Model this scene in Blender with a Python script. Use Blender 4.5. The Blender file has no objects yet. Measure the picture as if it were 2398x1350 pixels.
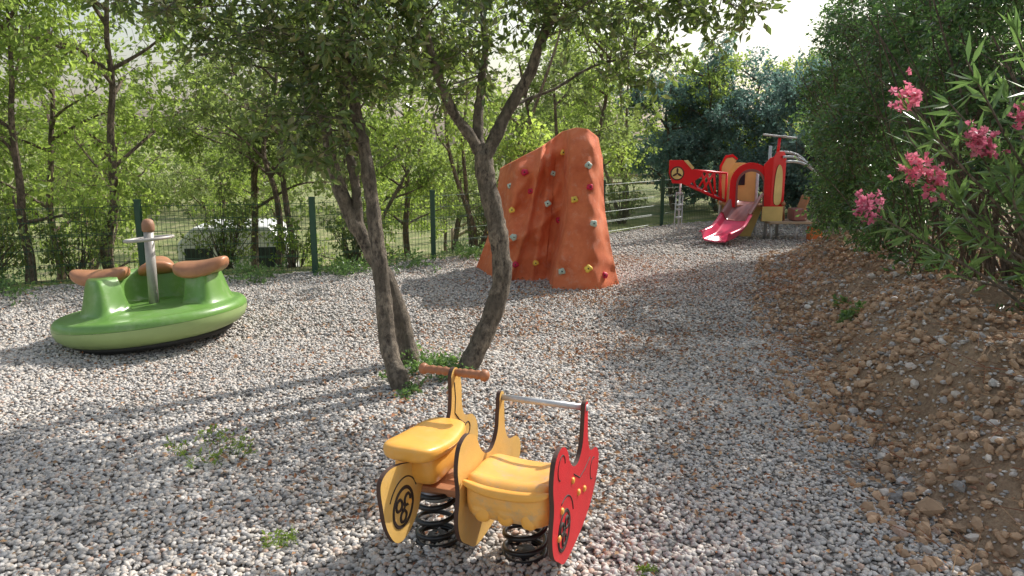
import bpy, math, random
import numpy as np
from mathutils import Vector, Matrix
random.seed(5)
rng = np.random.default_rng(11)
scene = bpy.context.scene
scene.view_settings.view_transform = 'Standard'
try: scene.view_settings.look = 'None'
except Exception: pass
scene.view_settings.exposure = 0

# ------------------------------------------------------------------ helpers
def link(o, parent=None):
    scene.collection.objects.link(o)
    if parent is not None: o.parent = parent
    return o
def empty(name, loc=(0,0,0), rz=0.0, rot=None):
    e = bpy.data.objects.new(name, None); e.empty_display_size = .2
    e.location = loc; e.rotation_euler = rot if rot else (0,0,rz)
    return link(e)
def fast_mesh(name, V, F, smooth=False, mi=None):
    me = bpy.data.meshes.new(name)
    V = np.ascontiguousarray(V, dtype=np.float32); F = np.ascontiguousarray(F, dtype=np.int32)
    me.vertices.add(len(V)); me.vertices.foreach_set('co', V.ravel())
    n, k = F.shape
    me.loops.add(n*k); me.loops.foreach_set('vertex_index', F.ravel())
    me.polygons.add(n); me.polygons.foreach_set('loop_start', np.arange(0, n*k, k, dtype=np.int32))
    if mi is not None: me.polygons.foreach_set('material_index', np.ascontiguousarray(mi, dtype=np.int32))
    me.polygons.foreach_set('use_smooth', np.full(n, smooth, dtype=bool))
    me.update(calc_edges=True)
    return me
def obj_from(name, me, mats, parent=None):
    for m in mats: me.materials.append(m)
    return link(bpy.data.objects.new(name, me), parent)
def part(name, V, F, mat, parent=None, smooth=True, mi=None, bevel=0):
    me = bpy.data.meshes.new(name)
    me.from_pydata([tuple(map(float, v)) for v in V], [], [tuple(f) for f in F])
    mats = mat if isinstance(mat, (list, tuple)) else [mat]
    if mi is not None:
        for p, i in zip(me.polygons, mi): p.material_index = i
    for p in me.polygons: p.use_smooth = smooth
    me.update()
    o = obj_from(name, me, mats, parent)
    if bevel:
        b = o.modifiers.new('bevel', 'BEVEL'); b.width = bevel; b.segments = 2; b.limit_method = 'ANGLE'
    return o
def norm(a): return a/(np.linalg.norm(a, axis=-1, keepdims=True)+1e-9)
class Acc:
    def __init__(s): s.V=[]; s.F=[]; s.M=[]; s.n=0
    def add(s, V, F, m=0):
        V=np.asarray(V,float); F=np.asarray(F,int)
        if len(V)==0: return
        s.V.append(V); s.F.append(F+s.n); s.M.append(np.full(len(F), m)); s.n+=len(V)
    def get(s): return np.vstack(s.V), np.vstack(s.F), np.concatenate(s.M)
def tube(pts, rad, n=8, caps=True):
    P=np.asarray(pts,float); R=np.broadcast_to(np.asarray(rad,float),(len(P),))
    T=norm(np.gradient(P,axis=0)); up=np.array([0,0,1.]) if abs(T[0][2])<.9 else np.array([1.,0,0])
    s=norm(np.cross(T[0],up)); V=[]; 
    for i in range(len(P)):
        s=norm(s-T[i]*np.dot(s,T[i])); b=np.cross(T[i],s)
        for k in range(n):
            a=2*math.pi*k/n; V.append(P[i]+R[i]*(math.cos(a)*s+math.sin(a)*b))
    F=[]
    for i in range(len(P)-1):
        for k in range(n):
            a=i*n+k; b_=i*n+(k+1)%n; c=b_+n; d=a+n
            F+= [(a,b_,c),(a,c,d)]
    if caps:
        V.append(P[0]); V.append(P[-1]); c0=len(V)-2; c1=len(V)-1; L=(len(P)-1)*n
        for k in range(n):
            F.append((c0,(k+1)%n,k)); F.append((c1,L+k,L+(k+1)%n))
    return np.array(V),np.array(F)
def smooth_line(pts, sub=5):
    P=np.asarray(pts,float); Q=np.vstack([2*P[0]-P[1],P,2*P[-1]-P[-2]]); out=[]
    for i in range(1,len(Q)-2):
        for t in np.linspace(0,1,sub,endpoint=False):
            p0,p1,p2,p3=Q[i-1],Q[i],Q[i+1],Q[i+2]
            out.append(.5*((2*p1)+(-p0+p2)*t+(2*p0-5*p1+4*p2-p3)*t*t+(-p0+3*p1-3*p2+p3)*t**3))
    out.append(P[-1]); return np.array(out)
def closed_smooth(pts, sub=5):
    P=np.asarray(pts,float); n=len(P); out=[]
    for i in range(n):
        p0,p1,p2,p3=P[i-1],P[i],P[(i+1)%n],P[(i+2)%n]
        for t in np.linspace(0,1,sub,endpoint=False):
            out.append(.5*((2*p1)+(-p0+p2)*t+(2*p0-5*p1+4*p2-p3)*t*t+(-p0+3*p1-3*p2+p3)*t**3))
    return np.array(out)
def box(c, s, rot=None):
    c=np.array(c,float); s=np.array(s,float)/2
    V=np.array([[x,y,z] for x in(-1,1) for y in(-1,1) for z in(-1,1)],float)*s
    if rot is not None: V=V@np.array(rot).T
    return V+c, np.array([(0,1,3,2),(4,6,7,5),(0,4,5,1),(2,3,7,6),(0,2,6,4),(1,5,7,3)])
def superbox(c, r, e=4.0, n=12, fn=None):
    V=[];F=[];idx={}
    def vid(p):
        k=tuple(np.round(p,5))
        if k not in idx: idx[k]=len(V); V.append(np.array(p))
        return idx[k]
    L=np.linspace(-1,1,n+1)
    for ax in range(3):
        for sg in(-1,1):
            for i in range(n):
                for j in range(n):
                    q=[]
                    for a,b in((i,j),(i+1,j),(i+1,j+1),(i,j+1)):
                        p=[0,0,0]; p[ax]=sg; p[(ax+1)%3]=L[a]; p[(ax+2)%3]=L[b]; q.append(vid(p))
                    F.append(q if sg>0 else q[::-1])
    V=np.array(V); l=(np.abs(V)**e).sum(1)**(1/e); V=V/l[:,None]
    U=V.copy(); V=V*np.array(r)
    if fn is not None: V=fn(U,V)
    return V+np.array(c),F
def lathe(prof, n=32, c=(0,0,0)):
    V=[];F=[]
    for r,z in prof:
        for k in range(n):
            a=2*math.pi*k/n; V.append((c[0]+r*math.cos(a),c[1]+r*math.sin(a),c[2]+z))
    for i in range(len(prof)-1):
        for k in range(n):
            F.append((i*n+k,i*n+(k+1)%n,(i+1)*n+(k+1)%n,(i+1)*n+k))
    F.append(tuple(range(n))[::-1]); F.append(tuple((len(prof)-1)*n+k for k in range(n)))
    return V,F
def ring_pts(c, r, u, v, n=28, a0=0, a1=2*math.pi):
    c=np.array(c,float);u=np.array(u,float);v=np.array(v,float)
    return np.array([c+r*(math.cos(a)*u+math.sin(a)*v) for a in np.linspace(a0,a1,n)])
def panel(name, outline, origin, u, v, th, mats, parent, sub=5):
    P=closed_smooth(outline, sub) if sub>1 else np.array(outline,float)
    u=np.array(u,float);v=np.array(v,float);w=np.cross(u,v);o=np.array(origin,float);n=len(P)
    A=[o+p[0]*u+p[1]*v+w*th/2 for p in P]; B=[o+p[0]*u+p[1]*v-w*th/2 for p in P]
    F=[tuple(range(n)),tuple(range(2*n-1,n-1,-1))]; mi=[0,0]
    for i in range(n):
        j=(i+1)%n; F.append((i,i+n,j+n,j)); mi.append(1)
    return part(name,A+B,F,mats,parent,smooth=False,mi=mi)

# ------------------------------------------------------------------ numpy noise
def vn(x,y,s,seed=0):
    x=np.asarray(x,float)*s+seed*17.3; y=np.asarray(y,float)*s+seed*9.1
    xi=np.floor(x); yi=np.floor(y); fx=x-xi; fy=y-yi
    fx=fx*fx*(3-2*fx); fy=fy*fy*(3-2*fy)
    def hsh(a,b):
        q=np.sin(a*127.1+b*311.7+seed*5.7)*43758.5453; return q-np.floor(q)
    return (hsh(xi,yi)*(1-fx)+hsh(xi+1,yi)*fx)*(1-fy)+(hsh(xi,yi+1)*(1-fx)+hsh(xi+1,yi+1)*fx)*fy
def sm(t): t=np.clip(t,0,1); return t*t*(3-2*t)
FENCE=np.array([(-14.5,5.3),(-12,6.4),(-9.4,7.5),(-6.9,8.55),(-4.8,9.5),(-2.71,10.05),(-1.2,11.2),(.3,12.6),(1.75,14.2),(3.2,15.8),(5.2,17.2),(7.5,18.2),(10,19)])
def xedge(y): return np.interp(y,[0,3,5,8.4,11.6,14,30],[1.85,1.92,2.2,2.95,4.2,5.8,9])
def fence_y(x): return np.interp(x,FENCE[:,0],FENCE[:,1])
def ground_h(x,y):
    x=np.asarray(x,float); y=np.asarray(y,float)
    d=x-xedge(y)+ .45*(vn(x,y,1.3,3)-.5)
    b=sm(d/1.4); near=1-sm((y-5.5)/2.5)
    h=.38*b+.08*np.clip(d-1.5,0,3)+.17*near*sm((d-.15)/.55)+b*((.16+.10*near)*(vn(x,y,2.3,4)-.5)+.13*(vn(x,y,6,5)-.5)+.06*(vn(x,y,13,6)-.5))
    e=y-fence_y(x)
    h=h*(1-sm((y-13)/4)) -2.0*sm((e-.3)/7)*sm((2.0-x)/5)
    h=h+.035*(vn(x,y,.9,1)-.5)+.014*(vn(x,y,4,2)-.5)
    return h
def gh(x,y): return float(ground_h(x,y))

# ------------------------------------------------------------------ materials
def mat_new(name):
    m=bpy.data.materials.new(name); m.use_nodes=True; nt=m.node_tree; nt.nodes.clear()
    out=nt.nodes.new('ShaderNodeOutputMaterial'); b=nt.nodes.new('ShaderNodeBsdfPrincipled')
    nt.links.new(b.outputs[0],out.inputs[0]); return m,nt,b,out
def ramp(nt,fac,cols):
    r=nt.nodes.new('ShaderNodeValToRGB'); e=r.color_ramp.elements
    while len(e)<len(cols): e.new(.5)
    for i,(p,c) in enumerate(cols): e[i].position=p; e[i].color=(*c,1)
    nt.links.new(fac,r.inputs[0]); return r.outputs[0]
def noise(nt,scale,detail=4,coord=None,rough=.6):
    n=nt.nodes.new('ShaderNodeTexNoise'); n.inputs['Scale'].default_value=scale; n.inputs['Detail'].default_value=detail; n.inputs['Roughness'].default_value=rough
    if coord is not None: nt.links.new(coord,n.inputs['Vector'])
    return n
def objco(nt): return nt.nodes.new('ShaderNodeTexCoord').outputs['Object']
def mixc(nt,f,a,b,mode='MIX'):
    m=nt.nodes.new('ShaderNodeMix'); m.data_type='RGBA'; m.blend_type=mode
    for v,i in((f,0),(a,6),(b,7)):
        if isinstance(v,(int,float)): m.inputs[i].default_value=v
        elif isinstance(v,tuple): m.inputs[i].default_value=(*v,1)
        else: nt.links.new(v,m.inputs[i])
    return m.outputs[2]
def bump(nt,b,h,st=.4,dist=.01):
    n=nt.nodes.new('ShaderNodeBump'); n.inputs['Strength'].default_value=st; n.inputs['Distance'].default_value=dist
    nt.links.new(h,n.inputs['Height']); nt.links.new(n.outputs[0],b.inputs['Normal'])
def simple(name,col,rough=.5,metal=0,var=.15,scale=8,bmp=.15,bs=60,dirt=None,dm=.6):
    m,nt,b,o=mat_new(name); co=objco(nt)
    n=noise(nt,scale,5,co)
    c=ramp(nt,n.outputs[0],[(.3,tuple(x*(1-var) for x in col)),(.7,tuple(min(1,x*(1+var)) for x in col))])
    if dirt:
        n3=noise(nt,scale*2.3,6,co,.7); f=ramp(nt,n3.outputs[0],[(.50,(0,0,0)),(.72,(dm,dm,dm))]); c=mixc(nt,f,c,dirt)
    nt.links.new(c,b.inputs['Base Color']); b.inputs['Roughness'].default_value=rough; b.inputs['Metallic'].default_value=metal
    if bmp: n2=noise(nt,bs,3,co); bump(nt,b,n2.outputs[0],bmp,.004)
    return m
def leaf_mat(name,cols,tcol,tr=.35,rough=.5):
    m,nt,b,out=mat_new(name)
    g=nt.nodes.new('ShaderNodeNewGeometry')
    c=ramp(nt,g.outputs['Random Per Island'],[(i/(len(cols)-1)*.98,c) for i,c in enumerate(cols)])
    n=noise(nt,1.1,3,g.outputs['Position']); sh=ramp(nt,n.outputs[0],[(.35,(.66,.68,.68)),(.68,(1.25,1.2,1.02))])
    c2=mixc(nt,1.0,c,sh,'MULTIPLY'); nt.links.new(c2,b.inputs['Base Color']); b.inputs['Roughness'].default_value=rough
    t=nt.nodes.new('ShaderNodeBsdfTranslucent'); c3=mixc(nt,1.0,sh,tcol,'MULTIPLY'); nt.links.new(c3,t.inputs['Color'])
    mx=nt.nodes.new('ShaderNodeMixShader'); mx.inputs[0].default_value=tr
    nt.links.new(b.outputs[0],mx.inputs[1]); nt.links.new(t.outputs[0],mx.inputs[2]); nt.links.new(mx.outputs[0],out.inputs[0])
    return m
def bark_mat(name,c1,c2):
    m,nt,b,o=mat_new(name); co=objco(nt)
    mp=nt.nodes.new('ShaderNodeMapping'); mp.inputs['Scale'].default_value=(1,1,.5); nt.links.new(co,mp.inputs[0])
    n=noise(nt,30,7,mp.outputs[0],.75); c=ramp(nt,n.outputs[0],[(.38,c1),(.5,c2),(.64,tuple(x*1.8 for x in c2))])
    n2=noise(nt,4,4,co); f=ramp(nt,n2.outputs[0],[(.4,(0,0,0)),(.62,(.75,.75,.75))]); c=mixc(nt,f,c,tuple(x*.45 for x in c2))
    nt.links.new(c,b.inputs['Base Color']); b.inputs['Roughness'].default_value=.9; bump(nt,b,n.outputs[0],1.0,.05); return m

M_bark=bark_mat('bark_grey',(.06,.045,.037),(.27,.22,.165))
M_bark2=bark_mat('bark_brown',(.055,.04,.028),(.21,.155,.11))
M_leaf_holm=leaf_mat('leaf_holm_oak',[(.04,.075,.03),(.075,.125,.045),(.12,.165,.065),(.30,.25,.15)],(.32,.45,.10),.32,.28)
M_leaf_oak=leaf_mat('leaf_oak',[(.09,.15,.04),(.15,.23,.055),(.22,.30,.075),(.32,.34,.13)],(.55,.74,.16),.5)
M_leaf_far=leaf_mat('leaf_far',[(.09,.13,.055),(.15,.20,.075),(.22,.25,.10)],(.46,.60,.18),.46)
M_leaf_ever=leaf_mat('leaf_evergreen',[(.08,.14,.14),(.14,.22,.21),(.21,.30,.27)],(.26,.46,.42),.34)
M_leaf_hedge=leaf_mat('leaf_hedge',[(.026,.06,.035),(.052,.105,.052),(.08,.15,.065),(.14,.19,.09)],(.22,.42,.12),.32,.25)
M_leaf_olean=leaf_mat('leaf_oleander',[(.07,.14,.06),(.12,.21,.08),(.18,.27,.11)],(.28,.48,.13),.34,.3)
M_flower=leaf_mat('flower_pink',[(.75,.10,.24),(.85,.2,.34),(.9,.4,.5)],(.95,.3,.45),.4)
M_litter=leaf_mat('dead_leaf',[(.26,.10,.055),(.44,.20,.10),(.55,.35,.2),(.20,.115,.07)],(.4,.17,.08),.1,.7)
M_weed=leaf_mat('weed_leaf',[(.10,.19,.03),(.18,.28,.05),(.28,.36,.09)],(.45,.62,.1),.4)

def pebble_mat():
    m,nt,b,o=mat_new('pebble'); g=nt.nodes.new('ShaderNodeNewGeometry')
    c=ramp(nt,g.outputs['Random Per Island'],[(0,(.15,.14,.135)),(.16,(.34,.32,.30)),(.4,(.56,.52,.475)),(.58,(.66,.56,.455)),(.74,(.44,.43,.43)),(.88,(.80,.75,.68)),(.98,(.46,.28,.19))])
    n=noise(nt,90,3,g.outputs['Position']); c=mixc(nt,.28,c,ramp(nt,n.outputs[0],[(.3,(.22,.205,.19)),(.7,(.76,.71,.64))]))
    nt.links.new(c,b.inputs['Base Color']); b.inputs['Roughness'].default_value=.7; return m
M_pebble=pebble_mat()
def ground_mat():
    m,nt,b,o=mat_new('ground_surface'); g=nt.nodes.new('ShaderNodeNewGeometry'); P=g.outputs['Position']
    at=nt.nodes.new('ShaderNodeAttribute'); at.attribute_name='zone'
    sp=nt.nodes.new('ShaderNodeSeparateColor'); nt.links.new(at.outputs['Color'],sp.inputs[0])
    v=nt.nodes.new('ShaderNodeTexVoronoi'); v.inputs['Scale'].default_value=36; nt.links.new(P,v.inputs['Vector'])
    bw=nt.nodes.new('ShaderNodeSeparateColor'); nt.links.new(v.outputs['Color'],bw.inputs[0])
    gc=ramp(nt,bw.outputs[0],[(0,(.18,.165,.155)),(.25,(.37,.345,.32)),(.6,(.57,.52,.455)),(.85,(.45,.44,.435)),(1,(.74,.68,.61))])
    dk=ramp(nt,v.outputs['Distance'],[(.35,(1,1,1)),(.8,(.3,.28,.26))]); gc=mixc(nt,1.,gc,dk,'MULTIPLY')
    nl=noise(nt,.8,4,P); gc=mixc(nt,ramp(nt,nl.outputs[0],[(.5,(0,0,0)),(.75,(.3,.3,.3))]),gc,(.42,.31,.22))
    nd=noise(nt,3.2,8,P,.7); dc=ramp(nt,nd.outputs[0],[(.3,(.20,.125,.075)),(.5,(.39,.255,.155)),(.7,(.58,.41,.26))])
    nd2=noise(nt,40,5,P,.7); dc=mixc(nt,.5,dc,ramp(nt,nd2.outputs[0],[(.35,(.15,.095,.058)),(.7,(.60,.44,.29))]))
    ng=noise(nt,1.5,6,P); grc=ramp(nt,ng.outputs[0],[(.3,(.11,.16,.045)),(.5,(.24,.27,.09)),(.7,(.50,.42,.25))])
    nf=noise(nt,9,5,P,.7)
    def mask(ch):
        ma=nt.nodes.new('ShaderNodeMath'); ma.operation='MULTIPLY_ADD'; nt.links.new(nf.outputs[0],ma.inputs[0]); ma.inputs[1].default_value=.7; ma.inputs[2].default_value=-.35
        ad=nt.nodes.new('ShaderNodeMath'); nt.links.new(ma.outputs[0],ad.inputs[0]); nt.links.new(ch,ad.inputs[1])
        return ramp(nt,ad.outputs[0],[(.42,(0,0,0)),(.58,(1,1,1))])
    c=mixc(nt,mask(sp.outputs[0]),gc,dc); c=mixc(nt,mask(sp.outputs[1]),c,grc)
    nt.links.new(c,b.inputs['Base Color']); b.inputs['Roughness'].default_value=.9
    hh=mixc(nt,mask(sp.outputs[0]),ramp(nt,v.outputs['Distance'],[(0,(1,1,1)),(.8,(0,0,0))]),nd2.outputs[0])
    bump(nt,b,hh,.9,.035); return m
M_ground=ground_mat()

# ------------------------------------------------------------------ ground
def coords(lo,hi,step,far):
    c=list(np.arange(lo,hi+1e-6,step)); s=step; a=hi
    while a<far: s*=1.35; a+=s; c.append(a)
    s=step; a=lo
    while a>-far: s*=1.35; a-=s; c.insert(0,a)
    return np.array(c)
gx=coords(-9,8,.07,500); gy=coords(0,17,.07,500)
X,Y=np.meshgrid(gx,gy); Z=ground_h(X,Y)
V=np.stack([X.ravel(),Y.ravel(),Z.ravel()],1); nx=len(gx); ny=len(gy)
I=(np.arange(ny-1)[:,None]*nx+np.arange(nx-1)[None]).ravel(); F=np.stack([I,I+1,I+nx+1,I+nx],1)
me=fast_mesh('ground',V,F,True)
d=V[:,0]-xedge(V[:,1]); e=V[:,1]-fence_y(V[:,0])
dirt=sm((d+.15)/.5)*(1-sm((V[:,1]-13)/3)); grass=sm((e+.3)/.8); 
grass=np.maximum(grass,sm((-V[:,1]-3)/3))
col=np.stack([dirt,grass,np.zeros_like(dirt),np.ones_like(dirt)],1).astype(np.float32)
ca=me.color_attributes.new('zone','FLOAT_COLOR','POINT'); ca.data.foreach_set('color',col.ravel())
obj_from('ground',me,[M_ground])

# ------------------------------------------------------------------ gravel pebbles
def ico():
    t=(1+5**.5)/2
    V=np.array([(-1,t,0),(1,t,0),(-1,-t,0),(1,-t,0),(0,-1,t),(0,1,t),(0,-1,-t),(0,1,-t),(t,0,-1),(t,0,1),(-t,0,-1),(-t,0,1)],float)
    F=np.array([(0,11,5),(0,5,1),(0,1,7),(0,7,10),(0,10,11),(1,5,9),(5,11,4),(11,10,2),(10,7,6),(7,1,8),(3,9,4),(3,4,2),(3,2,6),(3,6,8),(3,8,9),(4,9,5),(2,4,11),(6,2,10),(8,6,7),(9,8,1)])
    return V/np.linalg.norm(V[0]),F
def octa():
    V=np.array([(1,0,0),(-1,0,0),(0,1,0),(0,-1,0),(0,0,1),(0,0,-1)],float)
    F=np.array([(0,2,4),(2,1,4),(1,3,4),(3,0,4),(2,0,5),(1,2,5),(3,1,5),(0,3,5)]); return V,F
def stones(base,x,y,a,jit=.12,flat=(.35,.6),sink=.2,tilt=.35):
    N=len(x); bv,bf=base; k=len(bv)
    sc=np.stack([a,a*rng.uniform(.5,.85,N),a*rng.uniform(*flat,N)],1)
    V=bv[None]*(1+rng.uniform(-jit,jit,(N,k,1)))*sc[:,None,:]
    th=rng.uniform(0,6.28,N); ph=rng.normal(0,tilt,N)
    c,s=np.cos(ph)[:,None],np.sin(ph)[:,None]; y1=V[...,1]*c-V[...,2]*s; z1=V[...,1]*s+V[...,2]*c; x1=V[...,0]
    x2=x1*np.cos(ph*.7)[:,None]+z1*np.sin(ph*.7)[:,None]; z1=-x1*np.sin(ph*.7)[:,None]+z1*np.cos(ph*.7)[:,None]
    c,s=np.cos(th)[:,None],np.sin(th)[:,None]; X=x2*c-y1*s; Yv=x2*s+y1*c
    z0=ground_h(x,y)+sc[:,2]*(1-sink*2)+rng.uniform(0,.008,N)
    V=np.stack([X+x[:,None],Yv+y[:,None],z1+z0[:,None]],2).reshape(-1,3)
    F=(bf[None]+(np.arange(N)*k)[:,None,None]).reshape(-1,3); return V,F
def sample(n,y0,y1,keep_dirt=.1):
    y=y0+(y1-y0)*rng.uniform(0,1,n*2); x=rng.uniform(-1,1,n*2)*(.75*y1+1); ok=np.abs(x)<.75*y+1
    x=x[ok];y=y[ok]; d=x-xedge(y)+.5*(vn(x,y,2.1,8)-.5)
    ok=(y<fence_y(x)-.15+.3*vn(x,y,3,9))&((d<0)|(rng.uniform(0,1,len(x))<np.where(d<.4,keep_dirt*2.5,keep_dirt)))
    return x[ok][:n],y[ok][:n]
A=Acc()
x,y=sample(90000,1.9,6.6,.06); V_,F_=stones(ico(),x,y,rng.uniform(.009,.022,len(x))*(1+.3*(vn(x,y,1,20)-.5))); A.add(V_,F_)
x,y=sample(70000,6.6,11.5); V_,F_=stones(octa(),x,y,rng.uniform(.013,.024,len(x)),flat=(.45,.75)); A.add(V_,F_)
x,y=sample(18000,11.5,16.5); V_,F_=stones(octa(),x,y,rng.uniform(.018,.03,len(x)),flat=(.45,.75)); A.add(V_,F_)
V_,F_,_=A.get(); obj_from('gravel',fast_mesh('gravel',V_,F_,True),[M_pebble])
M_clod=simple('clod_soil',(.46,.305,.19),.95,0,.4,6,.6,50)
A=Acc(); n=26000; y=rng.uniform(2.0,12,n); x=xedge(y)+rng.uniform(-.25,3,n); k=rng.uniform(0,1,n)<(.15+1.0*vn(x,y,1.5,31)*vn(x,y,4,32)*1.5); x=x[k];y=y[k]
V_,F_=stones(ico(),x,y,.008+.035*rng.uniform(0,1,len(x))**3,.25,(.5,.95)); A.add(V_,F_,0)
n=3600; y=rng.uniform(2.0,12,n); x=xedge(y)+rng.uniform(-.2,3,n); V_,F_=stones(ico(),x,y,.010+.036*rng.uniform(0,1,n)**3,.15,(.5,.8)); A.add(V_,F_,1)
x=np.array([2.02,2.25,2.9,2.7,3.5,3.1]);y=np.array([3.3,3.55,4.9,6.9,5.6,4.1]); V_,F_=stones(ico(),x,y,np.array([.085,.045,.04,.045,.05,.04]),.28,(.4,.6)); A.add(V_,F_,0)
V_,F_,m_=A.get(); obj_from('soil_bank',fast_mesh('soil_bank',V_,F_,False,m_),[M_clod,M_pebble])

# ------------------------------------------------------------------ foliage tools
def leaves(pos,dr,size,aspect=.45,fold=.12):
    N=len(pos); dr=norm(dr); s=norm(np.cross(dr,rng.normal(size=(N,3)))); nn=np.cross(s,dr); S=np.asarray(size).reshape(-1,1)*np.ones((N,1))
    A=pos; B=pos+dr*.45*S+s*.5*aspect*S+nn*fold*S; C=pos+dr*S; D=pos+dr*.45*S-s*.5*aspect*S+nn*fold*S
    V=np.stack([A,B,C,D],1).reshape(-1,3); F=(np.array([(0,1,2),(0,2,3)])[None]+(np.arange(N)*4)[:,None,None]).reshape(-1,3)
    return V,F
def prisms(P0,P1,r0,r1):
    N=len(P0); d=norm(P1-P0); s=norm(np.cross(d,np.array([.3,.2,.93])+rng.normal(0,.05,(N,3)))); b=np.cross(d,s); V=[]
    r0=np.asarray(r0).reshape(-1,1)*np.ones((N,1)); r1=np.asarray(r1).reshape(-1,1)*np.ones((N,1))
    for P,r in((P0,r0),(P1,r1)):
        for a in(0,2.094,4.189): V.append(P+r*(math.cos(a)*s+math.sin(a)*b))
    V=np.stack(V,1).reshape(-1,3)
    f=[]
    for k in range(3):
        j=(k+1)%3; f+=[(k,j,j+3),(k,j+3,k+3)]
    return V,(np.array(f)[None]+(np.arange(N)*6)[:,None,None]).reshape(-1,3)
def foliage(A,C,rad,K,L,size,aspect=.45,droop=.2,out=None,mw=0,ml=1,tw=.004):
    N=len(C); rad=np.asarray(rad)*np.ones(N); d=rng.normal(size=(N,K,3)); d[...,2]*=.75
    if out is not None: d+=out[:,None]*.6
    d=norm(d); t=rng.uniform(.15,1.05,(N,K,L,1)); R=rad[:,None,None,None]
    pos=C[:,None,None]+d[:,:,None]*t*R+rng.normal(size=(N,K,L,3))*.12*R
    dr=d[:,:,None]*.8+rng.normal(size=(N,K,L,3))*.7; dr[...,2]-=droop
    pos=pos.reshape(-1,3); sz=size*rng.uniform(.55,1.25,len(pos))
    V,F=leaves(pos,dr.reshape(-1,3),sz,aspect); A.add(V,F,ml)
    P0=np.repeat(C[:,None],K,1).reshape(-1,3); P1=(C[:,None]+d*rad[:,None,None]).reshape(-1,3)
    V,F=prisms(P0,P1,tw,tw*.4); A.add(V,F,mw)
def ell(c,r,n,shell=.35):
    d=norm(rng.normal(size=(n,3))); q=rng.uniform(shell,1,(n,1))**.6; return np.array(c)+d*q*np.array(r)
def connect(A,C,skel,r=.008):
    S=np.array(skel); D=((C[:,None]-S[None])**2).sum(2)+ .8*np.clip(S[None,:,2]-C[:,None,2]+.1,0,None)
    j=D.argmin(1); P0=S[j]; mid=(P0+C)/2+rng.normal(0,.05,C.shape); mid[:,2]+=.04
    L=np.linalg.norm(C-P0,axis=1); rr=r*(.6+.5*L)
    V,F=prisms(P0,mid,rr,rr*.75); A.add(V,F,0); V,F=prisms(mid,C,rr*.75,rr*.4); A.add(V,F,0)
def auto_tree(name,seed,H,spread,nl,ncl,K,L,leaf,cb,mats,lean=(0,0),clr=.3,trunks=1,tr=.075,aspect=.6):
    global rng; old=rng; rng=np.random.default_rng(seed); A=Acc(); skel=[]; ends=[]
    for t in range(trunks):
        n=9; zz=np.linspace(0,H*.72,n); w=np.cumsum(rng.normal(0,.055*H/5,(n,2)),0); w-=w[0]
        ln=np.array(lean)+rng.normal(0,.05,2)*(1+2*(trunks>1)); off=rng.normal(0,.1,2)*(trunks>1)
        P=np.stack([off[0]+w[:,0]+ln[0]*zz,off[1]+w[:,1]+ln[1]*zz,zz-.1],1); P=smooth_line(P,3); m=len(P)
        V,F=tube(P,np.linspace(tr,tr*.3,m)*(1+.25*np.exp(-np.arange(m)/1.5)),7); A.add(V,F,0); skel+=list(P[int(m*cb*1.1):])
        for i in range(nl//trunks):
            k=int(m*rng.uniform(cb,.97)); a=rng.uniform(0,6.28); l=spread*rng.uniform(.55,1.05)*(1.15-.5*k/m); up=rng.uniform(.15,.75)*l
            E=P[k]+np.array([math.cos(a)*l,math.sin(a)*l,up]); Q=smooth_line([P[k],P[k]*.55+E*.45+rng.normal(0,.09,3)+np.array([0,0,.05]),E],4)
            V,F=tube(Q,np.linspace(tr*.42,tr*.12,len(Q)),5); A.add(V,F,0); skel+=list(Q[2:]); ends.append(E); ends.append(Q[len(Q)//2+1])
        ends.append(P[-1])
    ends=np.array(ends); per=max(3,ncl//len(ends)); C=[]
    for E in ends:
        q=rng.uniform(.5,1.15); C.append(ell(E,(spread*.42*q,spread*.42*q,spread*.32*q),int(per*q)+1,.2))
    C=np.vstack(C); C=C[C[:,2]>H*cb*.75]; connect(A,C,skel); cen=ends.mean(0)
    foliage(A,C,clr*rng.uniform(.7,1.2,len(C)),K,L,leaf,aspect,.25,norm(C-cen)); V,F,mi=A.get()
    me=fast_mesh(name,V,F,False,mi); [me.materials.append(x) for x in mats]; rng=old; return me

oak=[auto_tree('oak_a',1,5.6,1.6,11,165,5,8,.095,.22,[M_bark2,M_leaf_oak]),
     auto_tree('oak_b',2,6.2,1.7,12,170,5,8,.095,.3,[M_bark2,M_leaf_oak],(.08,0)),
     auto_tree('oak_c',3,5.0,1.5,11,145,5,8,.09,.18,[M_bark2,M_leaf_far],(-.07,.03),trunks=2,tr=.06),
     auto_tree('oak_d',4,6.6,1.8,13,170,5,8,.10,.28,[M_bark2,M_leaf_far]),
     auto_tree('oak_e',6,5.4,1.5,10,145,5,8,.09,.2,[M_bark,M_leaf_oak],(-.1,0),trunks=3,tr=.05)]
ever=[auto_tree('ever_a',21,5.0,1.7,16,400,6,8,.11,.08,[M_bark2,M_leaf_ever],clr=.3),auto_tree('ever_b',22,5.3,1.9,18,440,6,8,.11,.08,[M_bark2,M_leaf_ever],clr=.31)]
def plant_tree(nm,me,x,y,rz=0,s=1):
    o=bpy.data.objects.new(nm,me); link(o); o.location=(x,y,gh(x,y)-.03); o.rotation_euler=(0,0,rz); o.scale=(s,s,s*random.uniform(.95,1.08)); return o
fixed=[(-6.3,9.5,0,0.85,3.3),(-5.7,10.4,1,.95,0),(-3.5,11.2,2,.95,1),(-.75,12.9,4,.95,2),(-1.9,13.6,0,.9,4),(-8.3,9.2,3,1,1),(-4.4,12.6,3,.95,2),(.6,14.4,2,.95,5),
 (1.6,16.2,1,.9,0),(2.6,17.8,4,.95,1),(-2.6,12.0,4,.8,3),(-7.4,11.6,1,1.0,2)]
for x,y,i,s,r in fixed: plant_tree('oak_tree',oak[i],x,y,r,s)
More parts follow.
